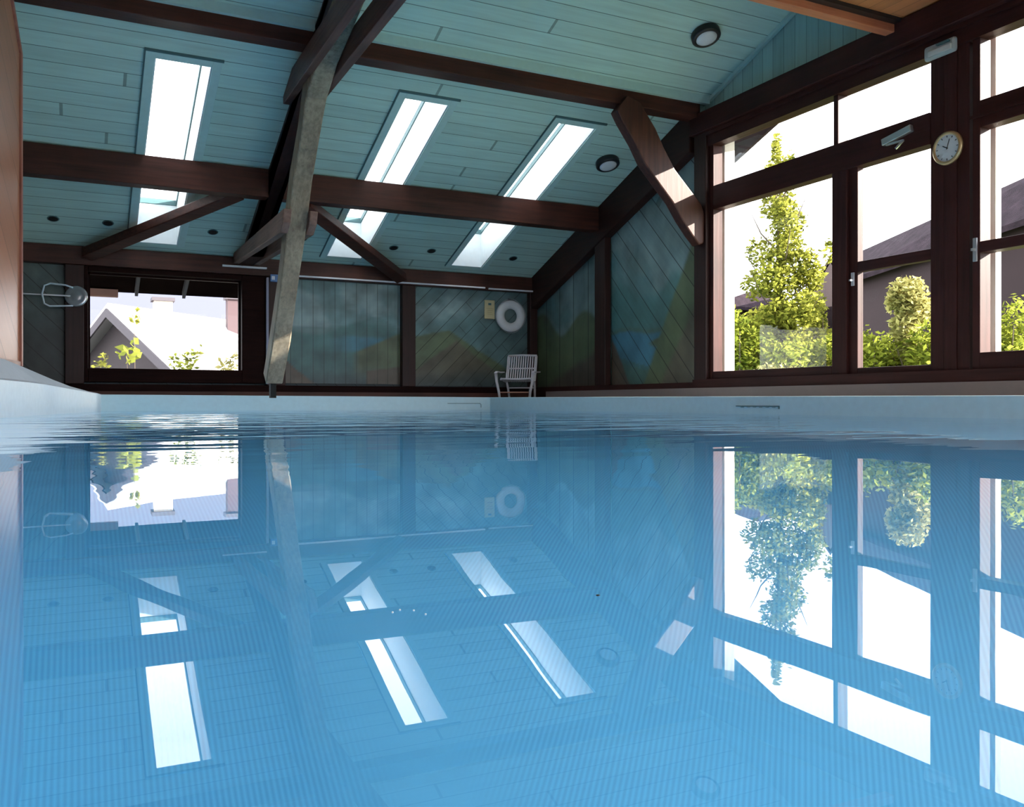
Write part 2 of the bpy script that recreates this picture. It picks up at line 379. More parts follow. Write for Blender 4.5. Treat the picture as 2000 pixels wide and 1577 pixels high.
# coping lip along far and right edge
cz = coping_z
m2 = MB()
m2.hexa([(0.3, 13.79, cz(0.3, 13.8)-0.30), (6.4, 13.79, cz(6.4, 13.8)-0.30), (6.4, 13.95, cz(6.4, 13.8)-0.30), (0.3, 13.95, cz(0.3, 13.8)-0.30),
         (0.3, 13.79, cz(0.3, 13.8)), (6.4, 13.79, cz(6.4, 13.8)), (6.4, 13.95, cz(6.4, 13.8)), (0.3, 13.95, cz(0.3, 13.8))])
o = m2.build('pool_coping', m_coping, bevel=0.008); tag(o, 'pale blue pool edge along the far side below the mural', 'pool edge')
m2 = MB()
m2.hexa([(6.39, -3.9, cz(6.4, -3.9)-0.30), (6.55, -3.9, cz(6.4, -3.9)-0.30), (6.55, 13.79, cz(6.4, 13.8)-0.30), (6.39, 13.79, cz(6.4, 13.8)-0.30),
         (6.39, -3.9, cz(6.4, -3.9)), (6.55, -3.9, cz(6.4, -3.9)), (6.55, 13.79, cz(6.4, 13.8)), (6.39, 13.79, cz(6.4, 13.8))])
o = m2.build('pool_coping', m_coping, bevel=0.008); tag(o, 'pale blue pool edge under the tall windows at the right', 'pool edge')
# left raised kerb rising towards the camera
def kerb(name, y0, y1):
    m2 = MB(); pts = [y0 + (y1-y0)*i/24 for i in range(25)]
    rings = []
    for y in pts:
        x = PL(y); t = min(1.0, (13.8-y)/4.0); zi = 0.25+0.075*t if y > 8 else 0.325
        zo = 0.262+0.27*min(1.02, (13.8-y)/4.3)
        if y < 8: zo = 0.262+0.27*1.02
        rings.append([(x+0.004, y, -0.3), (x+0.012, y, zi), (x-0.04, y, zi+0.02), (x-0.19, y, zo), (x-0.42, y, zo), (x-0.42, y, -0.3)])
    m2.loft(rings); return m2
m_kerb = simple('rough_pale_render', (0.46, 0.52, 0.58), 0.8)
m_kface = simple('lit_blue_liner', (0.86, 0.92, 0.93), 0.5)  # liner face coloured whiter for the light thrown up by the water
o = kerb('k', 13.8, -3.9).build('pool_kerb', m_kerb, smooth=False)
o.data.materials.append(m_kface)
for p in o.data.polygons:
    if p.normal.x > 0.9: p.material_index = 1
tag(o, 'pale rendered kerb rising along the left side of the pool', 'kerb')
# skimmer frames on the pool walls
sk = thing('skimmer', 'rectangular skimmer slot in the right pool wall under the windows', 'skimmer', (6.39, 7.1, 0.02))
mb = MB(); mb.box(6.375, 6.388, 6.80, 7.45, 0.095, 0.103).box(6.375, 6.388, 6.80, 6.808, 0.07, 0.095); mb.build('frame', m_teald, sk)
for i in range(6): MB().box(6.377, 6.387, 6.86+i*0.095, 6.90+i*0.095, 0.085, 0.089).build('slot', m_teald, sk)
mb = MB(); mb.box(6.62, 6.3, 13.77, 13.785, 0.10, 0.106).box(5.75, 6.3, 13.77, 13.785, 0.085, 0.09)
mb = MB(); mb.tube([(5.6, 13.782, 0.12), (6.2, 13.782, 0.12), (6.22, 13.782, 0.10), (6.22, 13.782, 0.05)], 0.004)
tag(mb.build('hose_outline', m_teald), 'thin dark rounded outline on the far pool wall below the chair', 'fitting')

# ------------------------------------------------------------------ far wall timbers and panels
def mural_colour(u, v, kind):
    n1 = noise.fractal(Vector((u*2.2+kind*7, v*2.2, kind*3.1)), 1.0, 2.0, 5); n2 = noise.fractal(Vector((u*6+9, v*6, kind)), 1.0, 2.0, 4)
    v_ = v+0.03*n1
    sky = Vector((0.115, 0.20, 0.225)); cloud = Vector((0.20, 0.27, 0.30)); teal = Vector((0.055, 0.14, 0.15)); lake = Vector((0.05, 0.17, 0.25))
    olive = Vector((0.10, 0.125, 0.075)); rock = Vector((0.095, 0.072, 0.06)); dark = Vector((0.04, 0.065, 0.08)); slate = Vector((0.06, 0.09, 0.11))
    def ss(a, b, x):
        t = max(0, min(1, (x-a)/(b-a))); return t*t*(3-2*t)
    c = sky.lerp(cloud, ss(0.0, 0.5, n1+0.6*math.exp(-((v-0.75)/0.15)**2)-0.1))
    if kind == 0:      # wide lake panel, vertical boards
        c = c.lerp(teal, 1-ss(0.50, 0.58, v_+0.05*math.sin(u*7)))
        hill = 0.56+0.10*math.exp(-((u-0.78)/0.12)**2)
        c = c.lerp(teal*0.9, ss(-0.01, 0.01, hill-v_)*0.5)
        c = c.lerp(lake, ss(0.0, 0.04, v_-0.28)*ss(0, 0.05, 0.47-v_)*ss(0.3, 0.65, u))
        h = 0.30+0.22*(u-0.62)/0.38*1.0
        if u > 0.55: c = c.lerp(olive, ss(-0.01, 0.02, h-v_)*ss(0.55, 0.66, u))
        c = c.lerp(dark, ss(0.0, 0.25, 0.22-v_))
        h2 = 0.22-abs(u-0.02)*0.9
        c = c.lerp(rock, ss(-0.01, 0.01, h2-v_)); h3 = 0.12+0.25*(u-0.75)
        if u > 0.7: c = c.lerp(rock*0.9, ss(-0.01, 0.01, h3-v_))
    elif kind == 1:    # mountain panel behind the ring
        c = c.lerp(slate, ss(0.3, 1.0, u)*0.7)
        h = 0.56-abs(u-0.28)*0.75 if u > 0.28 else 0.56-abs(u-0.28)*0.25
        c = c.lerp(olive, ss(-0.01, 0.02, h-v_)); h2 = 0.48-abs(u-0.34)*0.95
        c = c.lerp(rock, ss(-0.01, 0.03, h2-v_)*0.8)
        c = c.lerp(dark, ss(0.05, 0.3, 0.25-v_+0.1*u)*0.8)
        c = c.lerp(dark, ss(0.75, 1.0, u)*0.5)
    elif kind == 2:    # narrow sloping panel next to the corner
        c = c*0.75
        h = 0.50+0.08*math.sin(u*9+1)
        c = c.lerp(Vector((0.17, 0.21, 0.22)), ss(0, 0.03, h+0.05-v_)*ss(0.0, 0.1, v_-h+0.08)*ss(0.6, 0.2, u)*0.5)
        c = c.lerp(olive*0.8, ss(-0.01, 0.03, h-v_)); c = c.lerp(rock*0.7, ss(0, 0.1, 0.2-v_+0.3*(u-0.6)))
    elif kind == 3:    # tall gable panel with river
        h = 0.45+0.05*math.sin(u*11)+0.03*n2
        c = c.lerp(teal*1.1, ss(-0.02, 0.05, h-v_)*0.8)
        c = c.lerp(olive*0.9, ss(0, 0.04, 0.27-v_))
        if 0.08 < v_ < 0.25: c = c.lerp(Vector((0.06, 0.17, 0.27)), ss(0, 0.08, 0.62-u+0.12*math.sin(v*60))*ss(0, 0.02, 0.25-v_))
        if v_ <= 0.10: c = c.lerp(Vector((0.06, 0.14, 0.15)), 0.8)
        right = 0.72-1.15*(1-u)
        c = c.lerp(olive*1.1, ss(-0.02, 0.03, right-v_)); right2 = 0.40-0.9*(1-u)+0.05*n1
        c = c.lerp(rock*1.3, ss(-0.02, 0.04, right2-v_)*0.8)
        h2 = 0.22-u*1.05
        c = c.lerp(rock, ss(-0.01, 0.01, h2-v_))
    else:              # dark left panel
        c = Vector((0.06, 0.085, 0.09)).lerp(Vector((0.025, 0.03, 0.032)), 1-ss(0.35, 0.75, v_))
    c = Vector((c.x*1.0, c.y*1.08, c.z*0.98))*(1+0.4*n2+0.2*n1)
    return [max(0.005, q) for q in c]
def mural(name, kind, P, U, V, clip, axis, along, spacing, label):
    """grid panel with painted colours, P origin, U and V edge vectors, clip(u)->max v"""
    me_name = name; bm = bmesh.new(); cl = bm.loops.layers.color.new('paint') if False else bm.verts.layers.float_color.new('paint')
    P = Vector(P); U = Vector(U); V = Vector(V); nu = max(8, int(U.length/0.035)); nv = max(8, int(V.length/0.035)); G = []
    nrm = U.cross(V).normalized()
    for j in range(nv+1):
        row = []
        for i in range(nu+1):
            u = i/nu; v = j/nv*clip(u); p = P+U*u+V*v
            x = bm.verts.new(p); c = mural_colour(u, v, kind); x[cl] = (*c, 1); row.append(x)
        G.append(row)
    for j in range(nv):
        for i in range(nu): bm.faces.new([G[j][i], G[j][i+1], G[j+1][i+1], G[j+1][i]])
    r = bmesh.ops.extrude_face_region(bm, geom=list(bm.faces))
    for g in r['geom']:
        if isinstance(g, bmesh.types.BMVert): g.co -= nrm*0.02
    bmesh.ops.recalc_face_normals(bm, faces=bm.faces)
    off = P.copy()
    for v in bm.verts: v.co -= off
    me = bpy.data.meshes.new(name); bm.to_mesh(me); bm.free()
    m, n, b = M('painted_landscape_boards'); at = n.nodes.new('ShaderNodeAttribute'); at.attribute_name = 'paint'
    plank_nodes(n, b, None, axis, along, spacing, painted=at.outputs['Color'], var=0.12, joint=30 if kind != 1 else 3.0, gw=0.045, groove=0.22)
    b.inputs['Roughness'].default_value = 0.45
    me.materials.append(m); o = bpy.data.objects.new(name, me); COL.objects.link(o); o.location = off
    return tag(o, label, 'mural panel')
S2 = 0.7071
mural('mural_panel', 0, (3.12, 14.975, 0.46), (2.05, 0, 0), (0, 0, 1.80), lambda u: 1, (1, 0, 0), (0, 0, 1), 0.19, 'painted lake landscape on vertical boards behind the leaning pale post')
mural('mural_panel', 1, (5.42, 14.975, 0.44), (2.46, 0, 0), (0, 0, 1.80), lambda u: 1, (S2, 0, -S2), (S2, 0, S2), 0.21, 'painted brown mountain on diagonal boards behind the life ring')
mural('mural_panel', 2, (7.895, 14.9, 0.42), (0, -2.31, 0), (0, 0, 2.36), lambda u: (1.53+u*0.83)/2.36, (0, 1, 0), (0, 0, 1), 0.5, 'narrow sloping painted panel with dark hills right of the corner post')
mural('mural_panel', 3, (7.895, 12.27, 0.42), (0, -2.35, 0), (0, 0, 3.40), lambda u: (2.48+u*0.9)/3.40, (0, -S2, S2), (0, S2, S2), 0.31, 'tall painted river valley on diagonal boards beside the big window')
mural('mural_panel', 4, (-1.28, 14.975, 0.42), (1.12, 0, 0), (0, 0, 1.85), lambda u: 1, (S2, 0, S2), (S2, 0, -S2), 0.24, 'dark painted diagonal boards at the far left behind the rod')

def timber(name, a, b, w_, h_, mat, label, cat='beam', up=(0, 0, 1), group=None, bevel=0.012):
    return tag(MB().bar(a, b, w_, h_, up).build(name, mat, bevel=bevel), label, cat, group)
def tbox(name, dims, mat, label, cat='beam', group=None, bevel=0.01):
    return tag(MB().box(*dims).build(name, mat, bevel=bevel), label, cat, group)
tbox('wall_plate', (-1.3, 7.9, 14.80, 14.98, 2.22, 2.50), BX, 'long dark wall plate where the ceiling meets the far wall')
tbox('timber_post', (5.17, 5.42, 14.84, 14.97, 0.42, 2.22), BZ, 'dark wall post between the two landscape panels on the far wall', 'post')
tbox('timber_post', (7.72, 7.88, 14.84, 14.97, 0.42, 2.22), BZ, 'dark corner post behind the white slatted chair', 'post')
tbox('timber_post', (2.82, 3.12, 14.82, 14.97, 0.42, 2.22), BZ, 'dark wall post beside the left window carrying the blue box', 'post')
tbox('timber_post', (-0.16, 0.10, 14.82, 14.97, 0.42, 2.22), BZ, 'dark wall post left of the left window', 'post')
tbox('timber_post', (7.76, 7.88, 12.27, 12.59, 0.42, 2.90), BZ, 'dark gable post between the narrow and tall painted panels', 'post')
tbox('timber_post', (7.74, 7.90, 9.66, 9.92, 0.44, 4.10), BZ, 'dark gable post at the left jamb of the large windows', 'post')
mb = MB(); mb.box(-1.3, 7.7, 14.88, 14.98, 0.2, 0.42); struct(mb.build('baseboard_far', FX, at=(0, 0, 0)))
mb = MB(); mb.box(-1.3, 7.7, 14.78, 14.88, 0.2, 0.31); struct(mb.build('trim_3', BX, at=(0, 0, 0)))
mb = MB(); mb.box(7.78, 7.9, 9.9, 14.9, 0.2, 0.42); struct(mb.build('baseboard_gable', FY, at=(0, 0, 0)))
mb = MB(); mb.box(7.70, 7.9, -3.9, 9.9, 0.335, 0.455); struct(mb.build('trim_4', FY, at=(0, 0, 0)))
mb = MB(); mb.box(7.60, 7.9, -3.9, 14.0, 0.1, 0.335); struct(mb.build('trim_5', m_dim, at=(0, 0, 0)))
# gable rafter (follows slope), tie beam
y0, y1 = 14.95, 10.02
mb = MB(); mb.prism([(7.74, y0, ceil_z(y0)-0.60), (7.74, y0, ceil_z(y0)-0.004), (7.74, y1, ceil_z(y1)-0.004), (7.74, y1, ceil_z(y1)-0.60)], (0.15, 0, 0))
tag(mb.build('rafter', BY, bevel=0.01), 'broad dark rafter climbing the gable wall from the far corner', 'beam')
mb = MB(); mb.box(7.68, 7.9, -3.9, 9.95, 3.85, 4.13); tag(mb.build('tie_beam', FY, bevel=0.012), 'long dark tie beam above the large windows', 'beam')
# teal cornice along the gable slope
mb = MB(); y0, y1 = 9.75, 4.3; mb.prism([(7.86, y0, ceil_z(y0)-0.05), (7.86, y0, ceil_z(y0)), (7.86, y1, ceil_z(y1)), (7.86, y1, ceil_z(y1)-0.05)], (0.05, 0, 0)); struct(mb.build('trim_6', m_teal, at=(0, 0, 0)))
# teal boards above tie beam are the wall; thin facing inside
# purlins
def purlin(x0, x1, y0, y1, z0, label):
    c = [(x0, y0, z0), (x1, y0, z0), (x1, y1, z0), (x0, y1, z0)]
    return tag(MB().hexa(c+[(x, y, ceil_z(y)-0.024) for x, y, z in c]).build('purlin', BX, bevel=0.008), label, 'beam')
purlin(-1.3, 2.385, 12.42, 12.66, 2.98, 'dark purlin across the lower ceiling, left of the leaning pale post')
purlin(2.585, 7.74, 12.42, 12.66, 2.98, 'dark purlin across the lower ceiling, right of the leaning pale post')
purlin(-1.3, 2.385, 9.78, 10.02, 4.11, 'dark purlin high on the ceiling, above the left skylight')
purlin(2.585, 7.74, 9.78, 10.02, 4.08, 'dark purlin high on the ceiling, running to the gable from the truss')
mb = MB(); mb.box(-1.3, 2.37, 9.72, 9.78, 4.27, 4.385).box(2.60, 7.86, 9.72, 9.78, 4.27, 4.385); struct(mb.build('shade_strip', m_teal, at=(0, 0, 0)))  # thin board added for the shaded band of ceiling beside the purlin

# truss
y0, y1 = 14.8, 6.7
mb = MB(); mb.prism([(2.385, y0, ceil_z(y0)-0.14), (2.385, y0-0.8, ceil_z(y0-0.8)-0.42), (2.385, y0, ceil_z(y0)-0.004), (2.385, y1, ceil_z(y1)-0.004), (2.385, y1, ceil_z(y1)-0.42)], (0.2, 0, 0))
tag(mb.build('rafter', BY, bevel=0.012), 'dark sloping truss rafter behind the leaning pale post', 'beam')
post = [(12.56, 0.395), (12.1, 0.95), (11.6, 1.6), (11.12, 2.3), (10.83, 2.87), (10.45, 3.3), (10.12, 3.65), (9.62, 3.88), (8.9, 4.10), (8.0, 4.36)]
mb = MB(); rings = []
for i, (y, z) in enumerate(post):
    y2, z2 = post[min(i+1, len(post)-1)]; y1_, z1_ = post[max(i-1, 0)]
    d = Vector((0, y2-y1_, z2-z1_)).normalized(); nrm = Vector((0, d.z, -d.y)); wx = 0.118+0.006*math.sin(i*2.3); th = 0.24
    c0 = Vector((2.485+0.008*math.sin(i*1.7), y, z)); rings.append([c0-Vector((wx, 0, 0)), c0+Vector((wx, 0, 0)), c0+Vector((wx, 0, 0))+nrm*th, c0-Vector((wx, 0, 0))+nrm*th])
pp = thing('leaning_post', 'weathered pale timber post leaning up from the deck into the truss', 'post', (2.485, 12.68, 0.21))
mb.loft(rings); mb.build('timber', PALE, pp, bevel=0.018)
mb = MB(); mb.box(2.45, 2.53, 12.64, 12.74, 0.2, 0.45); o = mb.build('post_foot', m_blackh, pp); o['label'] = 'short black metal foot'
TIEM = wood('brown_tie_wood', (0.055, 0.025, 0.02), (0.17, 0.085, 0.065), 'Y')
tbox('tie_plank', (2.285, 2.375, 6.9, 11.0, 3.82, 4.10), TIEM, 'brown tie plank clamped on the left of the truss rafter', bevel=0.008)
tbox('tie_plank', (2.61, 2.71, 6.9, 10.75, 3.82, 4.10), TIEM, 'brown tie plank clamped on the right of the truss rafter', bevel=0.008)
def short_tie(x0, x1, label):
    pts = [(14.8, 2.39), (11.15, 2.26), (10.98, 2.36), (10.92, 2.52), (14.8, 2.56)]
    mb = MB(); mb.prism([(x0, y, z) for y, z in pts], (x1-x0, 0, 0)); return tag(mb.build('short_tie', BRN, bevel=0.01), label, 'beam')
short_tie(2.275, 2.375, 'short brown tie from the wall plate to the left of the pale post')
short_tie(2.60, 2.70, 'short brown tie with a rounded end right of the pale post')
# wind braces
timber('wind_brace', (0.14, 14.74, 2.37), (2.02, 12.62, 3.05), 0.20, 0.15, BX, 'dark diagonal brace across the left skylight', up=(0, 0.34, 0.94))
timber('wind_brace', (5.12, 14.74, 2.32), (2.92, 12.62, 2.98), 0.20, 0.15, BX, 'dark diagonal brace right of the pale post across the middle skylight', up=(0, 0.34, 0.94))
# curved brace between high purlin and gable post
cb_ = [(6.42, 4.085, .16), (6.56, 3.98, .25), (6.80, 3.70, .23), (6.95, 3.46, .215), (7.14, 3.20, .20), (7.36, 2.97, .215), (7.56, 2.76, .235), (7.70, 2.52, .19), (7.77, 2.34, .11)]
mb = MB(); rings = []
wob = [0, .03, -.01, -.03, 0, .02, 0, 0, 0]
for i, (x, z, h) in enumerate(cb_):
    a = cb_[max(0, i-1)]; b = cb_[min(len(cb_)-1, i+1)]; d = Vector((b[0]-a[0], 0, b[1]-a[1])).normalized(); nrm = Vector((-d.z, 0, d.x))
    c0 = Vector((x, 9.70, z)); s_ = 1.0
    lo = c0+nrm*(-h*s_+wob[i]); hi = c0+nrm*(h*s_*0.75)
    rings.append([lo, hi, hi+Vector((0, 0.17, 0)), lo+Vector((0, 0.17, 0))])
mb.loft(rings)
tag(mb.build('curved_brace', wood('red_brown_brace_wood', (0.025, 0.009, 0.007), (0.095, 0.032, 0.022), 'Z'), bevel=0.02), 'curved brown brace from the high purlin to the gable post', 'beam')

# ------------------------------------------------------------------ skylights
PN = Vector((0, 0.343, 0.939)); PS = Vector((0, -1, 0.365)).normalized()
def skylight(x0, x1, label):
    def P(x, y, h): return Vector((x, y, ceil_z(y)))+Vector((0, 0, 1))*h
    t = thing('skylight', label, 'skylight', (x0, SY0, ceil_z(SY0)), 'skylights in the sloping teal ceiling')
    H = RT
    def slab(mb, xa, xb, ya, yb, ha, hb): mb.hexa([P(xa, ya, ha), P(xb, ya, ha), P(xb, yb, ha), P(xa, yb, ha), P(xa, ya, hb), P(xb, ya, hb), P(xb, yb, hb), P(xa, yb, hb)])
    mb = MB(); q = 0.015; slab(mb, x0, x0+q, SY0, SY1, 0, H); slab(mb, x1-q, x1, SY0, SY1, 0, H); slab(mb, x0, x1, SY0, SY0+q, 0, H); slab(mb, x0, x1, SY1-q, SY1, 0, H); mb.build('shaft', m_shaft, t)
    mb = MB(); q = 0.10; slab(mb, x0-q, x0, SY0-0.1, SY1+0.02, -0.02, 0.0); slab(mb, x1, x1+q, SY0-0.1, SY1+0.02, -0.02, 0.0); slab(mb, x0, x1, SY0-0.1, SY0, -0.02, 0); mb.build('trim_board', m_teal, t, bevel=0.003)
    mb = MB(); slab(mb, x0-0.115, x1+0.115, SY0-0.122, SY0-0.1, -0.022, 0.0); slab(mb, x0-0.115, x0-0.1, SY0-0.1, SY1, -0.022, 0.0); mb.build('dark_edge', m_teald, t)  # dark strips along the upper and left edges of the trim
    mb = MB(); q = 0.03
    for a in ((x0, x0+q, SY0, SY1), (x1-q, x1, SY0, SY1), (x0, x1, SY0, SY0+q), (x0, x1, SY1-q, SY1)): slab(mb, *a, H-0.02, H+0.06)
    mb.build('glazing_frame', m_teald, t)
    mb = MB(); slab(mb, x0+q, x1-q, SY0+q, SY1-q, H+0.03, H+0.036); mb.build('pane', m_glass, t)
    return t
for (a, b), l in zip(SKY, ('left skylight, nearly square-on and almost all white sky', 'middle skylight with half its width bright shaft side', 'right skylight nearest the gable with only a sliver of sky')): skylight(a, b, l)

# ------------------------------------------------------------------ ceiling lamps and vents
def on_ceiling(x, y): return Vector((x, y, ceil_z(y)))
def lamp(x, y, label):
    c = on_ceiling(x, y); t = thing('ceiling_lamp', label, 'ceiling lamp', c, 'round ceiling lamps with black rims')
    ax = -PN
    mb = MB(); mb.lathe([(0.165, -0.01), (0.18, 0.01), (0.18, 0.075), (0.165, 0.09), (0.13, 0.09), (0.128, 0.07)], c, ax); mb.build('rim', m_black, t, smooth=True)
    mb = MB(); mb.lathe([(0.135, 0.06), (0.132, 0.088), (0.10, 0.104), (0.05, 0.112), (0.005, 0.114)], c, ax); mb.build('diffuser', m_glow, t, smooth=True)
lamp(7.2, 11.32, 'round black-rimmed ceiling lamp beside the right skylight')
lamp(7.0, 8.75, 'round black-rimmed ceiling lamp high above the long purlin')
mb = MB(); mb.lathe([(0.12, 0), (0.13, 0.02), (0.12, 0.045), (0.02, 0.05)], (6.85, 5.75, 4.14), (0, 0, -1)); tag(mb.build('downlight', m_black, smooth=True), 'dark round fitting on the orange loft boards', 'lamp')
vl = ['small dark round vent hole at the far left of the low ceiling', 'small dark vent hole just left of the left skylight foot', 'small dark vent hole between left skylight and truss', 'small dark vent hole half behind the pale post',
      'small dark vent hole right of the middle skylight brace', 'small dark vent hole left of the right skylight foot', 'small dark vent hole right of the right skylight']
for (x, y), l in zip([(-0.3, 14.15), (0.41, 14.15), (1.875, 14.16), (3.24, 14.14), (4.79, 14.19), (5.47, 14.19), (7.05, 14.22)], vl):
    c = on_ceiling(x, y); t = thing('ceiling_vent', l, 'vent', c, 'small round vents along the low ceiling')
    mb = MB(); mb.lathe([(0.075, -0.003), (0.08, 0.004), (0.075, 0.009), (0.062, 0.007)], c, -PN, 24); mb.build('ring', m_teald, t, smooth=True)
    mb = MB(); mb.lathe([(0.064, 0.0), (0.064, 0.0085), (0.01, 0.0086)], c, -PN, 24); mb.build('hole', m_blackh, t)

# ------------------------------------------------------------------ far window
win = bpy.data.objects.new('window_1', None); COL.objects.link(win); win.location = (1.29, 15, 0.5); ORIG['window_1'] = Vector((1.29, 15, 0.5)); struct(win)
mb = MB(); mb.box(0.10, WX0, 14.86, 15.14, 0.45, 2.22).box(WX1, 2.80, 14.86, 15.14, 0.45, 2.22).box(WX0, WX1, 14.86, 15.14, 0.45, WZ0).box(WX0, WX1, 14.86, 15.14, WZ1, 2.22)
mb.build('window_frame', FX, win, bevel=0.01)
mb = MB(); mb.box(WX0, WX1, 14.84, 14.98, 0.625, 0.66); mb.build('window_sill', FX, win, bevel=0.004)
mb = MB(); mb.box(WX0, WX1, 15.05, 15.056, WZ0, WZ1); mb.build('window_pane', m_glass, win)
mb = MB()
for q in (0.03,):
    mb.box(WX0, WX0+q, 15.02, 15.08, WZ0, WZ1).box(WX1-q, WX1, 15.02, 15.08, WZ0, WZ1).box(WX0, WX1, 15.02, 15.08, WZ1-q, WZ1).box(WX0, WX1, 15.02, 15.08, WZ0, WZ0+0.012)
mb.build('glazing_bead', FX, win)
# rafter tails under the eaves outside
for x, l in ((0.9, 'left of the two'), (1.65, 'right of the two')):
    tag(MB().bar((x, 15.22, 2.30), (x, 16.1, 1.98), 0.05, 0.12).build('rafter_tail', simple('grey_weathered_wood', (0.10, 0.10, 0.105), 0.8)), l+' grey rafter tails seen through the top of the left window', 'rafter tail')

# ------------------------------------------------------------------ gable windows
def bar_set(root, name, bars, mat, bevel=0.006, x0=7.80, x1=7.96):
    for (ya, yb, za, zb) in bars:
        MB().box(x0, x1, ya, yb, za, zb).build(name, mat(ya, yb, za, zb) if callable(mat) else mat, root, bevel=bevel)
pick = lambda ya, yb, za, zb: FY if abs(yb-ya) > abs(zb-za) else FZ
def pane(root, ya, yb, za, zb, x=7.90): MB().box(x, x+0.006, ya, yb, za, zb).build('window_pane', m_glass, root)
def grp(name, loc):
    o = bpy.data.objects.new(name, None); COL.objects.link(o); o.location = loc; ORIG[o.name] = Vector(loc); struct(o); return o
# header moulding across all bays
mb = MB(); mb.box(7.78, 7.95, -3.8, 9.66, 3.66, 3.85); mb.box(7.74, 7.80, -3.8, 9.66, 3.80, 3.85); struct(mb.build('trim_8', FY, at=(0, 0, 0)))
# bay next to the mural: two top lights, fixed pane, door leaf
w2 = grp('window_2', (7.9, 8.5, 0.46))
bar_set(w2, 'window_frame', [(9.575, 9.66, 0.455, 3.66), (7.375, 7.442, 3.09, 3.66), (6.17, 9.6, 2.775, 3.10), (7.255, 7.465, 0.455, 2.775), (7.465, 9.6, 0.455, 0.56)], pick)
pane(w2, 7.442, 9.60, 3.10, 3.66); pane(w2, 6.17, 7.375, 3.10, 3.66); pane(w2, 7.465, 9.60, 0.56, 2.775)
dr = grp('door_1', (7.88, 6.7, 0.46))
bar_set(dr, 'door_frame', [(7.13, 7.255, 0.455, 2.79), (6.165, 6.185, 0.455, 2.79), (6.185, 7.13, 0.455, 0.525), (6.185, 7.13, 1.60, 1.715)], pick, x0=7.84, x1=7.93)
pane(dr, 6.185, 7.13, 0.525, 1.60); pane(dr, 6.185, 7.13, 1.715, 2.79)
hd = MB().box(7.822, 7.84, 7.165, 7.21, 1.45, 1.60).build('door_handle', m_chrome, dr, bevel=0.005)
MB().box(7.775, 7.822, 7.172, 7.195, 1.50, 1.52).build('lever', m_chrome, hd)
# wide panelled pier carrying the clock
pr = thing('panelled_pier', 'wide dark red boarded pier between the windows with the clock', 'pier', (7.88, 5.94, 0.455))
for i, (a, b) in enumerate(((5.73, 5.86), (5.865, 6.0), (6.005, 6.165))): MB().box(7.80+(0.01 if i != 1 else 0), 8.0, a, b, 0.455, 3.66).build('board', FZ, pr, bevel=0.004)
# bays to the right and behind the camera
def bay(num, y1, y0, first=False):
    g = grp('window_%d' % num, (7.9, (y0+y1)/2, 0.46))
    bars = [(y1-0.08, y1, 0.455, 3.66), (y0, y0+0.08, 0.455, 3.66), (y0+0.08, y1-0.08, 2.79, 3.05), (y0+0.08, y1-0.08, 0.455, 0.62), (y0+0.08, y1-0.08, 1.585, 1.69)]
    bar_set(g, 'window_frame', bars, pick)
    MB().box(7.765, 7.80, y0, y1, 2.885, 2.91).build('drip_rail', FY, g)
    pane(g, y0+0.08, y1-0.08, 0.62, 1.585); pane(g, y0+0.08, y1-0.08, 1.69, 2.79); pane(g, y0+0.08, y1-0.08, 3.05, 3.66)
    return g
g3 = bay(3, 5.69, 4.30)
hd = MB().box(7.782, 7.80, 5.63, 5.675, 1.50, 1.73).build('window_handle', m_chrome, g3, bevel=0.005)
MB().box(7.735, 7.782, 5.64, 5.66, 1.60, 1.625).build('lever', m_chrome, hd)
bay(4, 4.30, 2.9)
mb = MB(); mb.box(7.8, 8.0, 2.5, 2.9, 0.455, 3.66); struct(mb.build('trim_9', FZ, at=(0, 0, 0)))
bay(5, 2.5, 0.6); bay(6, 0.6, -1.4); bay(7, -1.4, -3.8)
# sunlit outer piers
mb = MB(); mb.box(8.0, 8.17, 9.575, 9.75, 0.2, 4.0); tag(mb.build('outer_post', m_out_white), 'pale sunlit outside post behind the left edge of the big window', 'post')
mb = MB(); mb.box(8.02, 8.10, 5.60, 5.70, 0.2, 4.0); tag(mb.build('outer_post', m_out_white), 'pale sunlit outside post at the far right window', 'post')

# ------------------------------------------------------------------ clock, closer, emergency light
ck = thing('wall_clock', 'round brass-rimmed wall clock on the boarded pier', 'clock', (7.79, 5.95, 2.51))
cc = Vector((7.80, 5.95, 2.675)); ax = Vector((-1, 0, 0))
mb = MB(); mb.lathe([(0.155, 0), (0.168, 0.008), (0.166, 0.026), (0.150, 0.036), (0.135, 0.034), (0.132, 0.02)], cc, ax, 48); mb.build('rim', m_gold, ck, smooth=True)
mb = MB(); mb.lathe([(0.134, 0.0), (0.134, 0.022), (0.002, 0.0221)], cc, ax, 48); mb.build('dial', simple('clock_face', (0.62, 0.68, 0.70), 0.4), ck)
def on_dial(ang, r): return cc+ax*0.025+Vector((0, -math.sin(ang), math.cos(ang)))*r     # clockwise from above when seen from the room
for h in range(12):
    a = h*math.pi/6; MB().bar(on_dial(a, 0.105), on_dial(a, 0.122), 0.006, 0.004, (1, 0, 0)).build('hour_mark', m_black, ck)
MB().bar(on_dial(math.radians(300), -0.01), on_dial(math.radians(300), 0.055), 0.009, 0.004, (1, 0, 0)).build('hour_hand', m_black, ck)
MB().bar(on_dial(math.radians(18), -0.015), on_dial(math.radians(18), 0.09), 0.006, 0.004, (1, 0, 0)).build('minute_hand', m_black, ck)
dc = thing('door_closer', 'grey metal door closer above the glazed door', 'door closer', (7.77, 6.55, 2.90))
mb = MB(); mb.bar((7.775, 6.73, 2.93), (7.775, 6.36, 2.99), 0.05, 0.075, (0, 0, 1)); mb.build('body', m_chrome, dc, bevel=0.008)
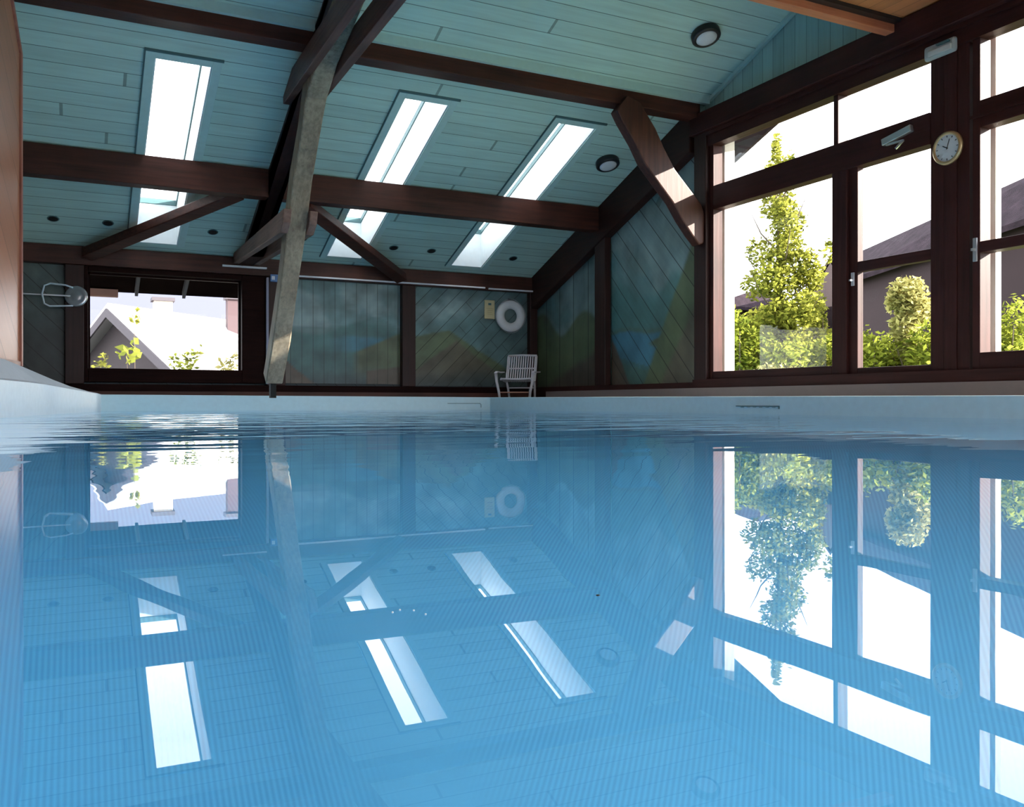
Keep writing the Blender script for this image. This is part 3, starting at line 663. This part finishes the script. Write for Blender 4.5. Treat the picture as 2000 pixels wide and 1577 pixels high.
mb = MB(); mb.bar((7.75, 6.66, 2.885), (7.72, 6.42, 2.87), 0.02, 0.02); mb.bar((7.72, 6.42, 2.87), (7.70, 6.50, 2.80), 0.02, 0.02); mb.build('arm', m_chrome, dc)
el = thing('emergency_light', 'grey box light fitting high on the pier above the clock', 'light fitting', (7.74, 6.0, 3.56))
mb = MB(); mb.box(7.73, 7.79, 5.83, 6.19, 3.60, 3.75); mb.build('housing', simple('grey_housing', (0.42, 0.48, 0.46), 0.4), el, bevel=0.03)
mb = MB(); mb.box(7.705, 7.73, 5.86, 6.12, 3.625, 3.68); mb.build('lens', simple('clear_lens', (0.6, 0.64, 0.6), 0.2), el, bevel=0.006)
mb = MB(); mb.box(7.70, 7.732, 5.88, 6.02, 3.705, 3.722); mb.build('slot', m_teald, el)

# ------------------------------------------------------------------ life ring, notice, conduit, box
lr = thing('life_ring', 'white life ring hanging on the far wall above the chair', 'life ring', (7.33, 14.9, 1.46))
c0 = Vector((7.335, 14.90, 1.765)); ring = []
mb = MB(); NS = 48
rings = [[c0+Vector((math.cos(a), 0, math.sin(a)))*(0.215+0.085*math.cos(b))+Vector((0, 0.055*math.sin(b), 0)) for b in [2*math.pi*k/14 for k in range(14)]] for a in [2*math.pi*i/NS for i in range(NS)]]
mb.loft(rings, closed=True); mb.build('ring', m_white, lr, smooth=True)
mb = MB(); pts = []
for i in range(64):
    a = 2*math.pi*i/64; r = 0.312+0.006*math.cos(a*4)
    pts.append(c0+Vector((math.cos(a)*r, -0.005, math.sin(a)*r)))
mb.tube(pts, 0.006, 6, True); mb.build('grab_rope', simple('grey_rope', (0.35, 0.38, 0.4), 0.8), lr)
mb = MB(); mb.box(7.31, 7.36, 14.94, 14.975, 2.02, 2.10); mb.build('hook', m_black, lr)
nb = thing('notice_board', 'cream notice sheet pinned left of the life ring', 'notice', (6.93, 14.965, 1.70))
mb = MB(); mb.box(6.82, 7.03, 14.952, 14.968, 1.70, 2.05); mb.build('sheet', m_cream, nb, bevel=0.02)
mb = MB(); mb.box(6.895, 6.955, 14.947, 14.953, 1.955, 1.995); mb.build('picture', m_teald, nb)
mb = MB()
for i, (a, b) in enumerate(((6.86, 7.0), (6.88, 6.99), (6.88, 6.97), (6.88, 6.98))): mb.box(a, b, 14.948, 14.953, 1.89-i*0.035, 1.895-i*0.035)
mb.build('text_lines', simple('faded_ink', (0.30, 0.26, 0.15), 0.7), nb)
tbox('conduit', (3.20, 6.75, 14.76, 14.795, 2.235, 2.262), m_white, 'long white conduit under the wall plate above the lake panel', 'conduit', bevel=0.004)
tbox('conduit', (6.82, 7.88, 14.76, 14.795, 2.225, 2.252), m_white, 'short white conduit above the life ring', 'conduit', bevel=0.004)
tbox('conduit', (2.10, 2.80, 14.74, 14.79, 2.325, 2.355), m_white, 'short white conduit at the top right of the left window', 'conduit', bevel=0.004)
tbox('cable_trunking', (2.80, 2.84, 14.80, 14.84, 0.44, 2.20), simple('lilac_grey_plastic', (0.25, 0.25, 0.33), 0.4), 'upright lilac-grey trunking beside the foot of the pale post', 'conduit', bevel=0.004)
bx = thing('junction_box', 'small blue box on the dark post behind the pale post', 'junction box', (2.96, 14.82, 2.13))
mb = MB(); mb.box(2.86, 3.08, 14.76, 14.82, 2.13, 2.25); mb.build('case', m_blue, bx, bevel=0.006)
mb = MB(); mb.box(2.88, 2.93, 14.752, 14.761, 2.16, 2.22); mb.build('label_plate', m_white, bx)
# rod with wire loop and chrome fitting at the far left
rd = thing('rescue_hook', 'thin horizontal rod with a white rounded wire loop on the far left wall', 'rescue hook', (-0.4, 14.8, 1.6))
mb = MB(); mb.tube([(-1.1, 14.80, 1.74), (0.0, 14.78, 1.735)], 0.011); mb.build('rod', m_white, rd, smooth=True)
mb = MB(); mb.tube([(-0.05, 14.76, 1.86), (-0.15, 14.75, 1.89), (-0.35, 14.74, 1.905), (-0.43, 14.74, 1.87), (-0.46, 14.74, 1.74), (-0.43, 14.74, 1.60), (-0.36, 14.74, 1.565), (-0.15, 14.75, 1.58), (-0.05, 14.76, 1.59)], 0.014); mb.build('loop', simple('blue_white_plastic', (0.55, 0.65, 0.72), 0.4), rd, smooth=True)
mb = MB(); mb.lathe([(0.03, 0), (0.15, 0.01), (0.16, 0.03), (0.145, 0.055), (0.10, 0.035), (0.06, 0.05), (0.01, 0.055)], (0.0, 14.80, 1.73), (-0.2, -1, 0.1), 28); mb.build('bracket', m_chrome, rd, smooth=True)

# ------------------------------------------------------------------ white slatted chair
def chair():
    ORGX, ORGY, ORGZ = 7.20, 14.30, 0.205
    t = thing('garden_chair', 'white slatted garden chair in the far corner at the pool edge', 'chair', (ORGX, ORGY, ORGZ))
    yaw = math.radians(-38); R = Matrix.Rotation(yaw, 3, 'Z')
    def W(x, y, z): return Vector((ORGX, ORGY, ORGZ))+R @ Vector((x, y, z))
    mw = simple('white_garden_plastic', (0.60, 0.58, 0.62), 0.5)
    # local: front is -y; seat height .34, back leans to +y
    prof = [(-0.27, 0.335), (-0.24, 0.36), (0.0, 0.325), (0.14, 0.31), (0.20, 0.345), (0.27, 0.50), (0.34, 0.66), (0.385, 0.79)]
    for i in range(12):
        x = -0.235+i*0.47/11
        part_pts = [W(x*(1 if p[0] < 0.1 else 1.02), p[0], p[1]) for p in prof[1:]]
        rings = []
        for k, p in enumerate(part_pts):
            rings.append([p+R @ Vector((-0.011, 0, -0.006)), p+R @ Vector((0.011, 0, -0.006)), p+R @ Vector((0.011, 0.004, 0.008)), p+R @ Vector((-0.011, 0.004, 0.008))])
        MB().loft(rings).build('slat', mw, t)
    mb = MB(); mb.tube([W(-0.27, 0.385, 0.80), W(0, 0.39, 0.81), W(0.27, 0.385, 0.80)], 0.018); mb.build('top_rail', mw, t, smooth=True)
    mb = MB(); mb.tube([W(-0.27, -0.25, 0.355), W(0, -0.26, 0.345), W(0.27, -0.25, 0.355)], 0.018); mb.build('front_rail', mw, t, smooth=True)
    mb = MB(); mb.tube([W(-0.26, 0.30, 0.56), W(0.26, 0.30, 0.56)], 0.012); mb.build('back_rail', mw, t, smooth=True)
    for s in (-1, 1):
        mb = MB(); mb.tube([W(s*0.27, p[0], p[1]) for p in prof], 0.017); mb.build('side_frame', mw, t, smooth=True)
        mb = MB(); mb.tube([W(s*0.27, -0.36, 0.0), W(s*0.285, -0.37, 0.12), W(s*0.325, -0.365, 0.30), W(s*0.345, -0.34, 0.44)], [0.022, 0.024, 0.026, 0.03]); mb.build('leg', mw, t, smooth=True)
        mb = MB(); mb.tube([W(s*0.24, 0.34, 0.0), W(s*0.25, 0.28, 0.16), W(s*0.26, 0.18, 0.32), W(s*0.27, 0.25, 0.48)], [0.02, 0.022, 0.022, 0.02]); mb.build('leg', mw, t, smooth=True)
        mb = MB(); mb.loft([[W(s*0.335-0.03, y, z), W(s*0.335+0.03, y, z), W(s*0.335+0.03, y, z+0.022), W(s*0.335-0.03, y, z+0.022)] for y, z in ((-0.40, 0.445), (-0.30, 0.47), (-0.05, 0.465), (0.25, 0.48))]); mb.build('armrest', mw, t, bevel=0.008)
    mb = MB(); mb.tube([W(-0.28, -0.365, 0.11), W(0.28, -0.365, 0.11)], 0.012); o = mb.build('stretcher', simple('rusty_bar', (0.42, 0.22, 0.16), 0.6), t, smooth=True); o['label'] = 'rust-coloured front stretcher'
    mb = MB(); mb.tube([W(-0.25, 0.27, 0.2), W(0.25, 0.27, 0.2)], 0.012); mb.build('stretcher', mw, t, smooth=True)
chair()

# ------------------------------------------------------------------ left partition
DX = Vector((0.16, 1, 0)).normalized()
A_ = Vector((-0.50, 10.06, 0)); nL = Vector((-DX.y, DX.x, 0))
def lp(s_, z, off=0): q = A_-DX*s_+nL*off; return (q.x, q.y, z)
mb = MB(); mb.prism([lp(0.06, 0.54), lp(0.06, 3.60), lp(0.55, 4.12), lp(14.0, 4.12), lp(14.0, 0.54)], nL*0.06)
left = struct(mb.build('wall_left', m_left, at=(0, 0, 0)))
mb = MB(); mb.prism([lp(0.0, 0.50, -0.02), lp(0.0, 3.62, -0.02), lp(0.5, 4.14, -0.02), lp(0.56, 4.14, -0.02), lp(0.055, 3.60, -0.02), lp(0.055, 0.50, -0.02)], nL*0.10)
struct(mb.build('trim_10', wood('red_edge_trim', (0.16, 0.04, 0.03), (0.38, 0.16, 0.11), 'Z'), at=(0, 0, 0)))
mb = MB(); mb.prism([lp(0.055, 0.48, -0.012), lp(0.055, 0.545, -0.012), lp(14, 0.545, -0.012), lp(14, 0.48, -0.012)], nL*0.08)
struct(mb.build('baseboard_left', wood('pale_red_base', (0.25, 0.13, 0.10), (0.42, 0.26, 0.2), 'Y'), at=(0, 0, 0)))

# ------------------------------------------------------------------ outside
m_grass = simple('meadow', (0.10, 0.13, 0.04), 0.9)
mb = MB(); mb.box(8.3, 70, -40, 70, -0.4, -0.2); struct(mb.build('ground', m_grass, at=(0, 0, 0)))
mb = MB(); mb.box(-60, 8.3, 16.2, 70, -1.4, -1.2); struct(mb.build('ground_2', simple('dark_earth', (0.03, 0.028, 0.024), 0.9), at=(0, 0, 0)))
def leaf_mat(name, c1, c2):
    m, n, b = M(name); o = n.nodes['Material Output']; n.nodes.remove(b)
    r = n.nodes.new('ShaderNodeNewGeometry'); c = ramp(n, r.outputs['Random Per Island'], [(0.0, c1), (0.6, c2), (1.0, tuple(min(1, q*1.5) for q in c2))])
    d = n.nodes.new('ShaderNodeBsdfDiffuse'); t = n.nodes.new('ShaderNodeBsdfTranslucent'); x = n.nodes.new('ShaderNodeMixShader'); x.inputs[0].default_value = 0.5
    lk(n, c, d.inputs[0]); lk(n, c, t.inputs[0]); lk(n, d.outputs[0], x.inputs[1]); lk(n, t.outputs[0], x.inputs[2]); lk(n, x.outputs[0], o.inputs[0]); return m
L_tree = leaf_mat('yellow_green_leaves', (0.045, 0.055, 0.010), (0.235, 0.235, 0.04))
L_bush = leaf_mat('bright_leaves', (0.06, 0.08, 0.015), (0.22, 0.24, 0.035))
L_pale = leaf_mat('pale_leaves', (0.16, 0.15, 0.05), (0.42, 0.38, 0.15))
m_bark = simple('bark', (0.10, 0.07, 0.05), 0.9)
def leaves(mb, centre, rad, cnt, size, rng, shell=0.55):
    bm = mb.bm; c = Vector(centre)
    for _ in range(cnt):
        d = Vector((rng.gauss(0, 1), rng.gauss(0, 1), rng.gauss(0, 1))).normalized(); r = shell+(1-shell)*rng.random()
        p = c+Vector((d.x*rad[0], d.y*rad[1], d.z*rad[2]))*r*rng.uniform(0.75, 1.08)
        a = Vector((rng.gauss(0, 1), rng.gauss(0, 1), rng.gauss(0, 0.6))).normalized(); b = a.cross(Vector((rng.gauss(0, 1), rng.gauss(0, 1), rng.gauss(0, 1)))).normalized()
        s_ = size*rng.uniform(0.6, 1.3)
        v = [bm.verts.new(p-a*s_), bm.verts.new(p+b*s_*0.45), bm.verts.new(p+a*s_), bm.verts.new(p-b*s_*0.45)]
        bm.faces.new(v)
def flora(name, base, blobs, cnt, size, mat, label, cat, stems, seed):
    rng = random.Random(seed); t = thing(name, label, cat, base)
    mb = MB(); B = Vector(base); vol = [b[3]*b[4]*b[5] for b in blobs]; tot = sum(q**0.67 for q in vol)
    for b, q in zip(blobs, vol): leaves(mb, B+Vector(b[:3]), b[3:6], int(cnt*q**0.67/tot), size, rng)
    mb.build('foliage', mat, t)
    mb = MB()
    for st in stems: mb.tube([B+Vector(p) for p in st[:-1]], [st[-1]*(1-0.8*i/(len(st)-2)) for i in range(len(st)-1)], 7)
    mb.build('stem', m_bark, t)
    return t
# tall tree
tb = (10.8, 11.5, -0.3)
rng = random.Random(3); blobs = []
tiers = [(0.9, 1.0), (1.4, 0.95), (1.9, 0.85), (2.4, 0.72), (2.9, 0.62), (3.35, 0.55), (3.8, 0.48), (4.25, 0.34), (4.6, 0.2)]
for z, r in tiers:
    for k in range(5 if r > 0.6 else 3):
        a = rng.uniform(0, 6.28); rr = r*rng.uniform(0.35, 0.75)
        blobs.append((math.cos(a)*rr, math.sin(a)*rr, z+rng.uniform(-.15, .2), r*0.42, r*0.42, 0.30))
    blobs.append((0, 0, z, r*0.4, r*0.4, 0.28))
blobs += [(0.62, -0.5, 3.0, 0.10, 0.10, 0.3), (-0.75, 0.55, 3.1, 0.14, 0.14, 0.22), (-0.85, 0.65, 2.8, 0.12, 0.12, 0.15), (0.72, -0.62, 3.35, 0.07, 0.07, 0.2)]
stems = [[(0, 0, 0), (0.05, 0, 1.5), (0, 0.04, 3.0), (0.02, 0, 4.6), 0.07]]
for k in range(14):
    a = k*2.4; z = 1.0+k*0.22; L = 1.2-k*0.06; stems.append([(0, 0, z), (math.cos(a)*L*0.5, math.sin(a)*L*0.5, z+0.35), (math.cos(a)*L*0.8, math.sin(a)*L*0.8, z+0.75), 0.02])
flora('tree', tb, blobs, 15000, 0.05, L_tree, 'tall slender yellow-green tree outside the big window', 'tree', stems, 11)
def P_(px, t, z):    # a spot on the ground outside, from bearing and distance
    u = (px-1000)/1720; return (t*(0.443+u*0.8965), t*(0.8965-u*0.443), z)
def bush(px, t, r, h, mat, label, seed, cnt=3800, size=0.05, cat='shrub'):
    rng = random.Random(seed); bl = []
    for k in range(10):
        a = rng.uniform(0, 6.28); rr = r*rng.uniform(0.1, 0.65); bl.append((math.cos(a)*rr, math.sin(a)*rr, h*rng.uniform(0.35, 0.8), r*0.42, r*0.42, h*0.28))
    st = [[(0, 0, 0), (math.cos(k)*r*0.3, math.sin(k)*r*0.3, h*0.5), (math.cos(k)*r*0.5, math.sin(k)*r*0.5, h*0.8), 0.025] for k in range(5)]
    return flora('shrub', P_(px, t, -0.25), bl, cnt, size, mat, label, cat, st, seed)
bush(1445, 14.5, 0.9, 1.9, L_bush, 'bright green shrub at the lower left of the big window', 21)
bush(1500, 14.0, 0.75, 1.0, L_pale, 'pale blossoming low shrub in front of the tall tree', 22)
bush(1560, 14.2, 0.8, 1.5, L_bush, 'green shrub below the tall tree', 23)
bush(1612, 14.6, 0.85, 1.6, L_tree, 'yellowish shrub at the lower right of the big window', 24)
bush(1606, 15.6, 0.26, 2.35, L_tree, 'upright orange-tipped shrub in front of the dark gable roof', 25, 1200)
bush(1700, 13.0, 0.85, 1.4, L_bush, 'low green shrub at the bottom left of the glazed door', 26)
bush(1800, 12.6, 0.9, 1.5, L_bush, 'green shrub at the bottom right of the glazed door', 27)
bush(1965, 12.0, 0.7, 1.75, L_bush, 'green shrub behind the far right window', 28)
# upright pale shrub in the door pane
B = P_(1772, 12.6, -0.25)
flora('shrub', B, [(0.0, 0, 1.95, .28, .28, .26), (.12, -.05, 1.7, .27, .27, .25), (-.08, 0, 1.45, .22, .22, .25), (.03, 0, 1.15, .18, .18, .25), (-.05, 0.1, 1.85, .2, .2, .25)], 2600, 0.05, L_pale,
      'upright cream-leaved shrub framed in the lower door pane', 'shrub', [[(0, 0, 0), (0.02, 0, 0.8), (0, 0, 1.7), 0.03]], 31)
# barn with long dark roof
m_roof = wood('dark_purple_shingles', (0.008, 0.006, 0.008), (0.030, 0.020, 0.027), 'Y', 0.95, 3, 0.5, 0.05)
m_barn = planks('dark_barn_boards', (0.020, 0.009, 0.012), (0.9, -0.43, 0), (0, 0, 1), 0.25, rough=0.9, joint=40)
def fp(px, t, z): u = (px-1000)/1720; return Vector((t*(0.443+u*0.8965), t*(0.8965-u*0.443), z))
def building(label, r0, r1, e0, e1, wall_h0, name='barn'):
    t = thing(name, label, 'building', (e0.x, e0.y, -0.25))
    off = Vector((0, 0, 0.12)); mb = MB()
    mb.hexa([e0, e1, r1, r0, e0+off, e1+off, r1+off, r0+off]); mb.build('roof', m_roof, t)
    b0 = (r0-e0)*2+e0; b1 = (r1-e1)*2+e1; b0.z = e0.z; b1.z = e1.z
    mb = MB(); mb.hexa([r0, r1, b1, b0, r0+off, r1+off, b1+off, b0+off]); mb.build('roof', m_roof, t)
    i = lambda a, b, k: a.lerp(b, k)
    w0 = i(e0, b0, 0.08); w1 = i(e1, b1, 0.08); w2 = i(e1, b1, 0.92); w3 = i(e0, b0, 0.92)
    base = lambda p: Vector((p.x, p.y, wall_h0))
    tops = [w0+Vector((0, 0, .18)), w1+Vector((0, 0, .18)), w2+Vector((0, 0, .18)), w3+Vector((0, 0, .18))]
    mb = MB(); mb.hexa([base(w0), base(w1), base(w2), base(w3), *tops]); mb.build('walls', m_barn, t)
    for a, b, r in ((w0, w3, r0), (w1, w2, r1)):
        q = (i(a, b, 0.0)+Vector((0, 0, .15)), i(a, b, 1.0)+Vector((0, 0, .15)), Vector((r.x, r.y, r.z-0.1))); dd = (w1-w0).normalized()*0.1*(1 if r is r0 else -1)
        MB().prism(q, dd).build('gable', m_barn, t)
    return t
bt_ = building('long dark shingled barn behind the glazed door', fp(1660, 27.6, 4.6), fp(2080, 16.6, 4.6), fp(1640, 24.5, 3.35), fp(2130, 14.2, 3.35), -0.3)
building('dark gabled shed behind the tree at its right', fp(1622, 30, 5.0), fp(1632, 38, 5.0), fp(1555, 29.5, 3.1), fp(1580, 38, 3.1), -0.3, 'shed')
building('small dark roof left of the tree', fp(1480, 34, 4.4), fp(1530, 36, 4.4), fp(1395, 32, 3.6), fp(1500, 33, 3.5), -0.3, 'shed')
# eave tip of the own roof outside the top light
mb = MB(); mb.prism([(8.45, 16.2, ceil_z(16.2)-0.71), (8.45, 16.2, ceil_z(16.2)+0.6), (8.45, 4.3, ceil_z(4.3)+0.6), (8.45, 4.3, ceil_z(4.3)-0.71)], (0.05, 0, 0))
tag(mb.build('verge_board', wood('purple_brown_verge', (0.02, 0.012, 0.014), (0.06, 0.04, 0.045), 'Y', 0.9, spec=0.05)), 'dark verge board of the roof whose lower edge shows in the top left window light', 'verge board')
# house seen through the left window
hs = thing('neighbour_house', 'neighbouring house with sunlit pale roof outside the left window', 'building', (0.69, 24.2, -1.2))
G0 = fp(210, 22, 2.48); R1 = fp(545, 29.0, 2.48); E0 = fp(345, 19.6, 0.75); E1 = E0+(R1-G0)*1.0
L0 = G0+(G0-E0)*1.0; L0.z = E0.z; L1 = L0+(R1-G0)
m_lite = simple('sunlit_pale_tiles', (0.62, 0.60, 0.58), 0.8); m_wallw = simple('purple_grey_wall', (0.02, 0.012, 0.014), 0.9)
th = Vector((0, 0, 0.14))
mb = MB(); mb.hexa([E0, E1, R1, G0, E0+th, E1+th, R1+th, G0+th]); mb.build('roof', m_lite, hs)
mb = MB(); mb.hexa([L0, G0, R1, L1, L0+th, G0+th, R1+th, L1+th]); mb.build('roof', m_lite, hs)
dn = Vector((0, 0, -0.22)); fw_ = (G0-R1).normalized()*0.06
m_barge = simple('grey_bargeboard', (0.06, 0.05, 0.06), 0.8)
mb = MB(); mb.prism([G0, E0, E0+dn, G0+dn], fw_); mb.build('bargeboard', m_barge, hs)
mb = MB(); mb.prism([G0, L0, L0+dn, G0+dn], fw_); mb.build('bargeboard', m_barge, hs)
mb = MB(); b1 = G0.lerp(E0, 0.85); b2 = G0.lerp(L0, 0.85); k_ = (R1-G0).normalized()*0.35
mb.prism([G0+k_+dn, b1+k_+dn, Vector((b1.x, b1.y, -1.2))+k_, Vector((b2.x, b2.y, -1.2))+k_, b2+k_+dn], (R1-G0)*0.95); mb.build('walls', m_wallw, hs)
# long grey wall and chimneys further away
m_gw = simple('lilac_grey_render', (0.055, 0.06, 0.095), 0.9)
a = fp(120, 34, -1.2); b = fp(560, 42, -1.2)
gw = MB().bar(a+Vector((0, 0, 4.5)), b+Vector((0, 0, 4.5)), 0.4, 9).build('rendered_wall', m_gw); tag(gw, 'tall lilac-grey rendered wall behind the sunlit roof', 'wall')
def chimney(px, t, w_, z0, z1, label, m_):
    c = fp(px, t, z0); r = thing('chimney', label, 'chimney', c)
    MB().box(c.x-w_/2, c.x+w_/2, c.y-w_/2, c.y+w_/2, z0, z1).build('stack', m_, r)
    MB().box(c.x-w_/2-.06, c.x+w_/2+.06, c.y-w_/2-.06, c.y+w_/2+.06, z1, z1+0.1).build('cap', m_barge, r)
chimney(318, 25.5, 0.5, 2.3, 3.05, 'cream stone chimney behind the sunlit roof ridge', simple('cream_stone', (0.58, 0.50, 0.42), 0.9))
chimney(457, 25.5, 0.4, 2.0, 3.1, 'striped brick chimney at the right of the sunlit roof', simple('brick_stripes', (0.06, 0.035, 0.04), 0.9))
mb = MB(); mb.box(0.14, 0.62, 16.08, 16.24, 1.90, 2.02); tag(mb.build('gutter', simple('copper_gutter', (0.42, 0.2, 0.14), 0.5)), 'short copper-brown gutter at the top left of the left window', 'gutter')
def vine(px, t, z, r, cnt, size, mat, label, seed):
    c = fp(px, t, z); g = -(z+1.2); return flora('vine', (c.x, c.y, c.z), [(0, 0, 0.12, r, r, r*0.8), (r*0.5, 0, 0.3, r*0.5, r*0.5, r*0.5)], cnt, size, mat, label, 'plant', [[(0, 0, g), (0.02, 0, g*0.4), (0, 0, 0.3), 0.012]], seed)
vine(248, 17.2, 0.95, 0.26, 26, 0.13, L_bush, 'climbing vine with big green leaves before the dark gable', 41)
vine(262, 17.2, 1.65, 0.12, 14, 0.09, L_tree, 'vine tip with small leaves over the bargeboard', 42)
vine(355, 17.0, 0.75, 0.30, 160, 0.06, L_bush, 'bushy yellow-green vine at the foot of the sunlit roof', 43)
vine(390, 17.0, 0.95, 0.10, 12, 0.07, L_tree, 'brown vine leaves in front of the sunlit roof', 44)
vine(445, 17.0, 0.72, 0.22, 60, 0.07, L_pale, 'pale vine leaves at the lower right of the left window', 45)
vine(195, 17.0, 0.70, 0.18, 80, 0.05, L_tree, 'dark vine leaves at the lower left of the left window', 46)

# small things on the water
c = Vector((0.301, 0.484, 0.0150))
mb = MB(); mb.lathe([(0.0006, 0.0), (0.0014, 0.0004), (0.0012, 0.0009), (0.0003, 0.0011)], c, (0, 0, 1), 10); tag(mb.build('floating_speck', m_black), 'tiny dark speck floating on the water right of centre', 'debris')
for i, (x, y) in enumerate(((0.168, 0.50), (0.174, 0.504), (0.181, 0.499), (0.184, 0.487))):  # sparkles on the water put in as tiny white solids
    mb = MB(); mb.lathe([(0.0002, 0.0), (0.0007, 0.0003), (0.0005, 0.0008), (0.0001, 0.001)], (x, y, 0.0148), (0, 0, 1), 10)
    tag(mb.build('water_glint', m_white, smooth=True), ('leftmost', 'second from left', 'third from left', 'rightmost and lowest')[i]+' of the four tiny bright bubbles on the water', 'glint', 'bubbles on the water')
